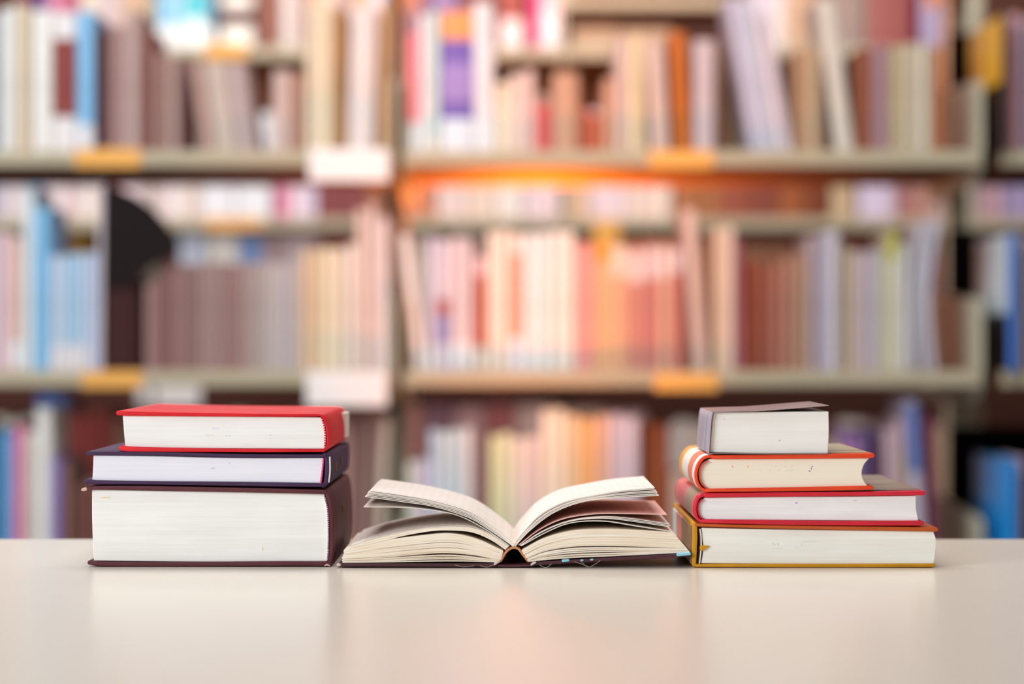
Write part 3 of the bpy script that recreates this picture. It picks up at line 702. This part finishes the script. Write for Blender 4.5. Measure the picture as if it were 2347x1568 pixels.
spine_panel(Cc, plain('#efe3d8', .6, .3), 'spine_label', XS - .002, YA + .155, YA + .192, PZ(Z1(0, 420)[1], YA) + dzC, PZ(Z1(0, 215)[1], YA) + dzC, .0035, 'off-white library label near the spine foot')
ink(Cc, '#e0dfee', Z1, [(1095, 272, 14, 16), (1115, 276, 12, 14), (1133, 274, 14, 12), (1045, 330, 10, 14), (1062, 330, 14, 12), (1085, 328, 12, 10), (1190, 334, 16, 10), (1215, 334, 20, 10)], YA, dzC, label='faint lilac stamp on the page edges')
ink(Cc, '#c9c6dc', Z1, [(1534, 330, 10, 9)], YA, dzC)

# --- stack with rounded spines: mustard, red, orange, small paperback
YD = 1.655
dzD = TZ + .0003 - PZ(Z3(0, 1391)[1], YD)
mustard = cloth('#d0920f', .5, 1400, .4); browno = cloth('#c2571c', .5, 1600, .25); olive = cloth('#7a5a3c', .5, 1600, .2)
D = base(Z3, 1200, 1390, YD, 'mustard bound hardcover with orange-brown front board at the bottom of the stack')
block(D, pages('#f8f6ee', '#e8e3d6', 420, .4, 'ivory', (.26, .6)), Z3, [(304, 1080), (900, 1092), (1600, 1100), (2140, 1106)], [(2140, 1106), (2162, 1170), (2162, 1260), (2146, 1364)], [(2146, 1364), (1200, 1366), (300, 1362)], [(300, 1362), (314, 1300), (318, 1220), (310, 1150), (304, 1080)], YD, .20, dzD)
board(D, 'front_cover', browno, Z3, [(262, 1056), (600, 1066), (1200, 1078), (1700, 1085), (2160, 1092)], [24, 24, 26, 30, 34], YD, .20, dzD, label='orange-brown front board')
board(D, 'back_cover', mustard, Z3, [(262, 1378), (700, 1377), (1400, 1378), (2142, 1376)], [22, 26, 26, 26], YD, .20, dzD, label='mustard back board')
board(D, 'spine', mustard, Z3, [(250, 1052), (252, 1150), (248, 1260), (246, 1374)], [38, 40, 38, 30], YD, .20, dzD, -.0006, label='mustard flat spine')
board(D, 'hinge_lining', plain('#e9e2dc', .7, .2), Z3, [(292, 1090), (301, 1160), (300, 1260), (288, 1360)], 9, YD + .001, .19, dzD, label='white lining standing off the spine')
board(D, 'marker_ribbon', mustard, Z3, [(310, 1238), (330, 1232), (362, 1222)], [44, 24, 4], YD + .0005, .004, dzD, label='mustard cloth tab poking from the pages')
ink(D, '#e0e2de', Z3, [(865, 1195, 12, 22), (885, 1205, 10, 14), (905, 1200, 14, 20), (860, 1240, 80, 5), (1096, 1196, 5, 30), (1110, 1187, 120, 4), (1040, 1234, 40, 5)], YD, dzD, label='smudged grey stamp on the page edges')
# printed panels down the mustard spine's outer face
XD = PX(Z3(231, 0)[0], YD)
spine_panel(D, plain('#8a6a4c', .45, .4), 'spine_print', XD - .0012, YD + .004, YD + .09, PZ(Z3(0, 1365)[1], YD) + dzD, PZ(Z3(0, 1068)[1], YD) + dzD, .0035, 'brown printed panel of the spine')
spine_panel(D, plain('#dc8d88', .45, .4), 'spine_print', XD - .0012, YD + .091, YD + .14, PZ(Z3(0, 1365)[1], YD) + dzD, PZ(Z3(0, 1068)[1], YD) + dzD, .0035, 'pink printed panel of the spine')
spine_panel(D, plain('#dfe6e8', .45, .4), 'spine_label', XD - .0012, YD + .141, YD + .185, PZ(Z3(0, 1365)[1], YD) + dzD, PZ(Z3(0, 1068)[1], YD) + dzD, .0035, 'pale library label at the spine foot')

def jacket_mat(name, cols, scale=(30, 26, 30)):
    """glossy printed jacket: blotches of the printed picture"""
    m, nt, b = nt_new(name)
    tc = nt.nodes.new('ShaderNodeTexCoord'); mp = nt.nodes.new('ShaderNodeMapping'); mp.inputs['Scale'].default_value = scale
    n = nt.nodes.new('ShaderNodeTexNoise'); n.inputs['Scale'].default_value = 1; n.inputs['Detail'].default_value = 3
    r = nt.nodes.new('ShaderNodeValToRGB'); e = r.color_ramp.elements
    e[0].position = .34; e[0].color = rgb(cols[0]) + (1,); e[1].position = .66; e[1].color = rgb(cols[-1]) + (1,)
    for i, c in enumerate(cols[1:-1]):
        q = e.new(.34 + .32 * (i + 1) / (len(cols) - 1)); q.color = rgb(c) + (1,)
    nt.links.new(tc.outputs['Object'], mp.inputs['Vector']); nt.links.new(mp.outputs[0], n.inputs['Vector'])
    nt.links.new(n.outputs['Fac'], r.inputs['Fac']); nt.links.new(r.outputs['Color'], b.inputs['Base Color'])
    b.inputs['Roughness'].default_value = .28; b.inputs['Specular IOR Level'].default_value = .5
    return m

def bands_mat(name, stops, y0, y1):
    """flat print running round a spine: colour steps along the book's length"""
    m, nt, b = nt_new(name)
    tc = nt.nodes.new('ShaderNodeTexCoord'); sp = nt.nodes.new('ShaderNodeSeparateXYZ'); mr = nt.nodes.new('ShaderNodeMapRange')
    mr.inputs['From Min'].default_value = y0; mr.inputs['From Max'].default_value = y1
    r = nt.nodes.new('ShaderNodeValToRGB'); r.color_ramp.interpolation = 'CONSTANT'; e = r.color_ramp.elements
    e[0].position = 0; e[0].color = rgb(stops[0][1]) + (1,); e[1].position = stops[-1][0]; e[1].color = rgb(stops[-1][1]) + (1,)
    for f, c in stops[1:-1]: q = e.new(f); q.color = rgb(c) + (1,)
    nt.links.new(tc.outputs['Object'], sp.inputs[0]); nt.links.new(sp.outputs['Y'], mr.inputs['Value']); nt.links.new(mr.outputs[0], r.inputs['Fac'])
    nt.links.new(r.outputs['Color'], b.inputs['Base Color']); b.inputs['Roughness'].default_value = .35
    return m

red2 = cloth('#d22034', .5, 1800, .15); orange = cloth('#e8461c', .5, 1800, .15)
dzE = dzD + .0004
E = base(Z3, 1100, 1060, YD, 'red hardcover with a dark pictorial front board lying under the orange book')
E.location.z = PZ(Z3(0, 1066)[1], YD) + dzE
block(E, pages('#f6f3f3', '#e0dada', 420, .5, 'rosewhite', (.28, .6)), Z3, [(330, 846), (900, 838), (1500, 836), (2005, 830)], [(2005, 830), (2006, 930), (2024, 1030)], [(2024, 1030), (1200, 1026), (320, 1018)], [(320, 1018), (285, 990), (272, 930), (290, 880), (330, 846)], YD, .195, dzE)
board(E, 'front_cover', red2, Z3, [(335, 826), (900, 820), (1500, 815), (2062, 808)], [34, 34, 32, 36], YD, .195, dzE)
board(E, 'back_cover', red2, Z3, [(312, 1030), (900, 1042), (1500, 1048), (2046, 1046)], [30, 36, 36, 40], YD, .195, dzE)
sp = board(E, 'spine', red2, Z3, [(345, 818), (285, 842), (258, 900), (256, 960), (272, 1010), (312, 1036)], 24, YD, .195, dzE, -.0006)
sp.data.materials[0] = bands_mat('red_spine_print', [(0, '#d22034'), (.05, '#dd6a66'), (.12, '#a89478'), (.40, '#c98a80'), (.5, '#e0656a'), (.9, '#e2626a')], 0.0, .195)
stitches(E, '#c0182c', Z3, [(312, 858), (284, 890), (276, 940), (290, 992), (318, 1014)], 20, YD, dzE, 11, 9, label='red and white head band')
# pictorial paper on the red front board
(pa, pb) = wpts(Z3, [(420, 803), (2040, 789)], YD, dzE)
o = obj('cover_picture', extrude(strip([(pa[0], pa[1] + .0002), (pb[0], pb[1] + .0002)], .0005, 4, 1), [YD + .006, YD + .19], E.location), jacket_mat('pictorial_jacket', ['#4a3038', '#8a7468', '#a08d7c', '#6a4a4c'], (7, 60, 10)), E)
o['label'] = 'dark blurred picture on the front board'
ink(E, '#8a86c8', Z3, [(1046, 884, 22, 7)], YD, dzE, label='short violet pen dash on the page edges')
ink(E, '#b9b2bc', Z3, [(1510, 866, 26, 5)], YD, dzE)

dzF = dzE + .0004
F = base(Z3, 1000, 800, YD, 'orange-red hardcover with a deeply hollow fore-edge under the small paperback')
F.location.z = PZ(Z3(0, 806)[1], YD) + dzF
block(F, pages('#f5ead8', '#f0e2cc', 800, .1, 'warmcream', (.3, .6)), Z3, [(372, 544), (900, 540), (1635, 536)], [(1635, 536), (1592, 590), (1574, 655), (1590, 715), (1628, 764)], [(1628, 764), (1000, 772), (345, 784)], [(345, 784), (302, 738), (283, 665), (302, 590), (372, 544)], YD, .155, dzF)
board(F, 'front_cover', orange, Z3, [(392, 528), (800, 526), (1200, 522), (1656, 516)], [30, 32, 34, 38], YD, .155, dzF)
board(F, 'back_cover', orange, Z3, [(345, 792), (800, 786), (1200, 779), (1650, 771)], [26, 30, 32, 34], YD, .155, dzF)
sp = board(F, 'spine', orange, Z3, [(400, 520), (330, 532), (284, 580), (262, 650), (268, 720), (300, 775), (350, 798)], 24, YD, .155, dzF, -.0006)
sp.data.materials[0] = bands_mat('orange_spine_print', [(0, '#e8461c'), (.03, '#f6ece6'), (.16, '#ee7d5c'), (.42, '#f3ede2'), (.68, '#f4ead8'), (.80, '#f0a62a')], 0.0, .155)
stitches(F, '#d83a2c', Z3, [(352, 560), (308, 598), (289, 664), (304, 734), (346, 778)], 24, YD, dzF, 10, 9, label='red and cream head band')
(pa, pb) = wpts(Z3, [(420, 510), (1630, 496)], YD, dzF)
o = obj('cover_picture', extrude(strip([(pa[0], pa[1] + .0002), (pb[0], pb[1] + .0002)], .0005, 4, 1), [YD + .006, YD + .15], F.location), jacket_mat('beige_jacket', ['#a89a78', '#c2b594', '#b0a283', '#9a8a6a'], (9, 30, 10)), F)
o['label'] = 'beige printed panel on the front board'
ink(F, '#f2b48c', Z3, [(545, 598, 12, 14), (668, 598, 12, 14)], YD, dzF, label='two small orange specks on the page edges')
ink(F, '#d6d2d0', Z3, [(765, 632, 10, 6), (840, 632, 12, 6), (890, 600, 8, 8), (915, 630, 12, 7), (965, 600, 8, 8), (1015, 600, 10, 8), (975, 632, 60, 4)], YD, dzF, label='faint grey stamp on the page edges')
ink(F, '#7d80b4', Z3, [(1178, 600, 12, 6), (1172, 608, 5, 22), (1155, 634, 12, 10)], YD, dzF, label='small violet pen mark on the page edges')

dzG = dzF + .0011
G = base(Z3, 900, 516, YD, 'small thick paperback with a curling brown cover on top of the orange book', 'paperback')
G.location.z = PZ(Z3(0, 517)[1], YD) + dzG
block(G, pages('#f4f0ec', '#ebe5dd', 500, .2, 'paperback', (.3, .6)), Z3, [(402, 186), (900, 182), (1312, 180)], [(1312, 180), (1314, 350), (1306, 512)], [(1306, 512), (800, 512), (368, 504)], [(368, 504), (380, 380), (390, 230), (402, 186)], YD, .105, dzG)
cov = jacket_mat('worn_brown_cover', ['#6c5058', '#8c7076', '#a48c84', '#7a5c64'], (24, 90, 30))
grey = jacket_mat('worn_grey_spine', ['#8d86a0', '#a8a0b4', '#c4bcc6', '#7c7488'], (10, 260, 16))
board(G, 'front_cover', cov, Z3, [(392, 186), (560, 180), (760, 174), (960, 160), (1130, 146), (1308, 132)], [7, 7, 7, 7, 6], YD, .105, dzG, .001, label='thin brown cover curling up at its free edge')
board(G, 'spine', grey, Z3, [(392, 188), (380, 240), (370, 380), (360, 505)], [8, 8, 8, 8], YD, .105, dzG, .001, label='greyish violet spine with worn print')
board(G, 'back_cover', cov, Z3, [(362, 510), (800, 516), (1308, 515)], 5, YD, .105, dzG, .001)
board(G, 'hinge_lining', plain('#efb98a', .8, .2), Z3, [(398, 205), (386, 320), (374, 500)], [6, 5, 6], YD + .0012, .01, dzG, label='orange glue line along the spine')
ink(G, '#8f8fc8', Z3, [(920, 406, 9, 9)], YD, dzG, label='single violet dot on the page edges')
ink(G, '#f2c4b0', Z3, [(475, 240, 18, 7)], YD, dzG)

# --- open book
YO = 1.655; DO = 0.14
dzO = TZ + .0003 - PZ(Z2(0, 655)[1], YO)
O = base(Z2, 1140, 655, YO, 'old open book with yellowed fanned pages lying between the two stacks', 'open_book')
O['category'] = 'book'
sO = 860 / 2347 * K * YO
def paper(name, hexp, hexink, pink=None):
    """printed leaf: rows of tiny type on yellowed paper"""
    m, nt, b = nt_new(name)
    tc = nt.nodes.new('ShaderNodeTexCoord'); mp = nt.nodes.new('ShaderNodeMapping'); mp.inputs['Scale'].default_value = (1, 1, 0)
    mp.inputs['Rotation'].default_value = (0, 0, 0)
    br = nt.nodes.new('ShaderNodeTexBrick'); br.inputs['Scale'].default_value = 1.0
    br.inputs['Brick Width'].default_value = .011; br.inputs['Row Height'].default_value = .0046; br.inputs['Mortar Size'].default_value = .0016; br.inputs['Mortar Smooth'].default_value = .3
    br.inputs['Color1'].default_value = rgb(hexink) + (1,); br.inputs['Color2'].default_value = rgb(hexp) + (1,); br.inputs['Mortar'].default_value = rgb(hexp) + (1,)
    br.inputs['Bias'].default_value = -.2
    nt.links.new(tc.outputs['Object'], mp.inputs['Vector']); nt.links.new(mp.outputs[0], br.inputs['Vector'])
    nt.links.new(br.outputs['Color'], b.inputs['Base Color']); b.inputs['Roughness'].default_value = .8; b.inputs['Specular IOR Level'].default_value = .2
    return m
leaf_m = paper('printed_leaf', '#efe4da', '#d8c9c2')
flare_leaf_m = paper('flare_tinted_leaf', '#f2bfb4', '#dc9c96')  # orange flare put into the paper colour as an even pink
edge_m = pages('#faf0e1', '#ead5ba', 900, .4, 'yellowed', (.3, .62))

def leaves(name, m, bot, top, N, th, gap_jit=.0, end_jit=6, n=26, each=False, label=None, D=DO, stack=False, y_jit=.0012):
    """N thin leaves fanned between two curves given in the zoomed frame, free end first"""
    b0, t0 = spline([Vector(p) for p in bot], n), spline([Vector(p) for p in top], n)
    bm = None if each else bmesh.new()
    res = []
    for i in range(N):
        f = (i + .5) / N
        f += random.uniform(-.2, .2) / N
        c = [b0[k].lerp(t0[k], f) for k in range(n + 1)]
        ej = random.uniform(-end_jit, end_jit)
        d = (c[0] - c[1]).normalized(); c[0] = c[0] + d * ej
        w = wpts(Z2, [(p.x, p.y) for p in c], YO, dzO)
        ol = strip(w, th * sO, n, 1)
        yj = random.uniform(0, y_jit)
        if each:
            o = obj(name, extrude(ol, [YO + yj, YO + D * .5, YO + D], O.location), m, O); res.append(o)
            if label: o['label'] = label
        else: extrude(ol, [YO + yj, YO + D * .5, YO + D], O.location, bm)
    if not each:
        o = obj(name, bm, m, O); res.append(o)
        if stack: o['kind'] = 'stuff'
        if label: o['label'] = label
    return res
# half on the side of the maroon book
leaves('page_block', edge_m, [(66, 626), (500, 622), (800, 620), (1052, 622)], [(72, 606), (300, 600), (600, 580), (800, 580), (1050, 612)], 4, 7, stack=True, label='lowest yellowed leaves')
leaves('page_block', edge_m, [(70, 606), (300, 596), (560, 574), (720, 566), (900, 580), (1056, 612)], [(84, 542), (220, 510), (350, 482), (550, 456), (740, 442), (900, 474), (1070, 552)], 11, 11, end_jit=5, stack=True, label='thick block of yellowed leaves')
leaves('page_section', edge_m, [(136, 528), (300, 496), (450, 458), (620, 428), (740, 424), (880, 438), (1000, 488), (1084, 545)], [(122, 522), (300, 468), (550, 420), (740, 403), (880, 407), (1000, 452), (1106, 524)], 4, 8, end_jit=5, stack=True, label='arched section of leaves')
leaves('page', leaf_m, [(120, 520), (300, 466), (550, 418), (740, 400), (880, 404), (1000, 450), (1108, 524)], [(120, 518), (300, 463), (550, 415), (740, 397), (880, 401), (1000, 447), (1110, 522)], 1, 3, each=True, label='top printed leaf of the arched section')
leaves('page', leaf_m, [(200, 278), (400, 279), (560, 289), (760, 322), (900, 382), (1030, 462), (1112, 522)], [(200, 278), (400, 279), (560, 289), (760, 322), (900, 382), (1030, 462), (1112, 522)], 1, 4, end_jit=0, each=True, label='single drooping leaf')
leaves('page', leaf_m, [(214, 216), (430, 246), (640, 278), (860, 348), (1000, 432), (1100, 500), (1136, 526)], [(240, 172), (420, 196), (640, 236), (860, 302), (1010, 398), (1110, 478), (1141, 516)], 6, 4.5, end_jit=8, each=True, label='thin leaf of the raised fan')
# half on the side of the orange-red stack
leaves('page_block', edge_m, [(2232, 560), (1800, 586), (1500, 600), (1232, 618)], [(2216, 540), (1950, 532), (1700, 526), (1500, 532), (1330, 560), (1226, 606)], 5, 9, stack=True, label='lowest yellowed leaves')
leaves('page_block', edge_m, [(2212, 536), (1950, 526), (1700, 520), (1500, 526), (1330, 554), (1222, 600)], [(2130, 436), (1900, 422), (1700, 416), (1500, 428), (1330, 474), (1192, 548)], 11, 11, end_jit=4, stack=True, label='thick block of yellowed leaves')
leaves('page', leaf_m, [(2120, 430), (1900, 396), (1700, 366), (1500, 376), (1350, 432), (1188, 520)], [(2120, 430), (1900, 396), (1700, 366), (1500, 376), (1350, 432), (1188, 520)], 1, 5, end_jit=0, each=True, label='lowest free leaf')
leaves('page', leaf_m, [(2116, 404), (1900, 372), (1700, 350), (1500, 366), (1330, 428), (1184, 519)], [(2110, 382), (1900, 350), (1700, 336), (1500, 360), (1320, 428), (1180, 518)], 3, 4, each=True, label='thin leaf under the flare-tinted leaf')
leaves('page', flare_leaf_m, [(2096, 325), (1850, 320), (1650, 321), (1450, 352), (1300, 420), (1172, 516)], [(2096, 325), (1850, 320), (1650, 321), (1450, 352), (1300, 420), (1172, 516)], 1, 5, end_jit=0, each=True, label='pink tinted leaf')
leaves('page', leaf_m, [(2052, 211), (1850, 220), (1600, 242), (1400, 312), (1250, 420), (1180, 490), (1148, 526)], [(2008, 152), (1800, 172), (1620, 206), (1450, 244), (1300, 324), (1200, 430), (1160, 480), (1141, 516)], 6, 5, end_jit=8, each=True, label='thin leaf of the raised fan')
# covers, spine and the arched backing of the pages
plum = plain('#4c2830', .5, .4, .1)
board(O, 'back_cover', plum, Z2, [(48, 640), (400, 640), (760, 641), (1034, 640)], 20, YO, DO + .004, dzO, .002)
board(O, 'front_cover', plum, Z2, [(1250, 634), (1500, 618), (1700, 606), (2000, 590), (2244, 574)], 20, YO, DO + .004, dzO, .002)
board(O, 'spine', plum, Z2, [(1034, 644), (1140, 646), (1256, 642)], 13, YO, DO + .004, dzO, .002)
arch = plain('#c98a62', .8, .2, .15)
board(O, 'page_hinge', arch, Z2, [(1058, 616), (1090, 562), (1128, 534), (1166, 538), (1196, 574), (1228, 616)], 15, YO + .0005, DO - .002, dzO, label='brown glued arch of the page spine')
bm = bmesh.new()
o = board(O, 'hollow_shade', plain('#2a0d0c', .9, .1), Z2, [(1066, 628), (1140, 580), (1222, 628)], 10, YO + .05, DO - .06, dzO, label='dark strip for the shade in the hollow spine')  # dark colour stands in for the shade inside the arch
for k, (x, y) in enumerate(((1030, 632), (1262, 634))):
    board(O, 'worn_corner', plain('#d8c4ba', .8, .1), Z2, [(x - 12, y + 6), (x, y - 4), (x + 14, y - 8)], [10, 14, 8], YO - .0035, .004, dzO, label='frayed pale cover hinge')
board(O, 'worn_corner', plain('#d8c4ba', .8, .1), Z2, [(36, 640), (44, 640), (52, 640)], [12, 16, 14], YO - .0028, .004, dzO, label='frayed pale cover corner')
cy = plain('#8fd0e4', .5, .3)
for (a, bq, y0, y1, th) in ((2165, 2240, 577, 571, 17), (1446, 1482, 615, 612, 14), (1560, 1572, 612, 611, 10), (1622, 1634, 608, 607, 10)):
    board(O, 'cover_print', cy, Z2, [(a, y0), ((a + bq) / 2, (y0 + y1) / 2), (bq, y1)], th, YO - .0028, .003, dzO, label='pale blue print on the cover edge', n=6)
thread = plain('#b8a49c', .8, .1)
for pts in ([(770, 640), (830, 652), (890, 644)], [(1300, 640), (1340, 656), (1376, 634)], [(1560, 618), (1606, 654), (1650, 634), (1680, 612)], [(1520, 620), (1580, 640), (1612, 654)], [(930, 644), (970, 654), (1010, 640)]):
    board(O, 'loose_thread', thread, Z2, pts, 2.2, YO - .004, .0005, dzO, n=10)
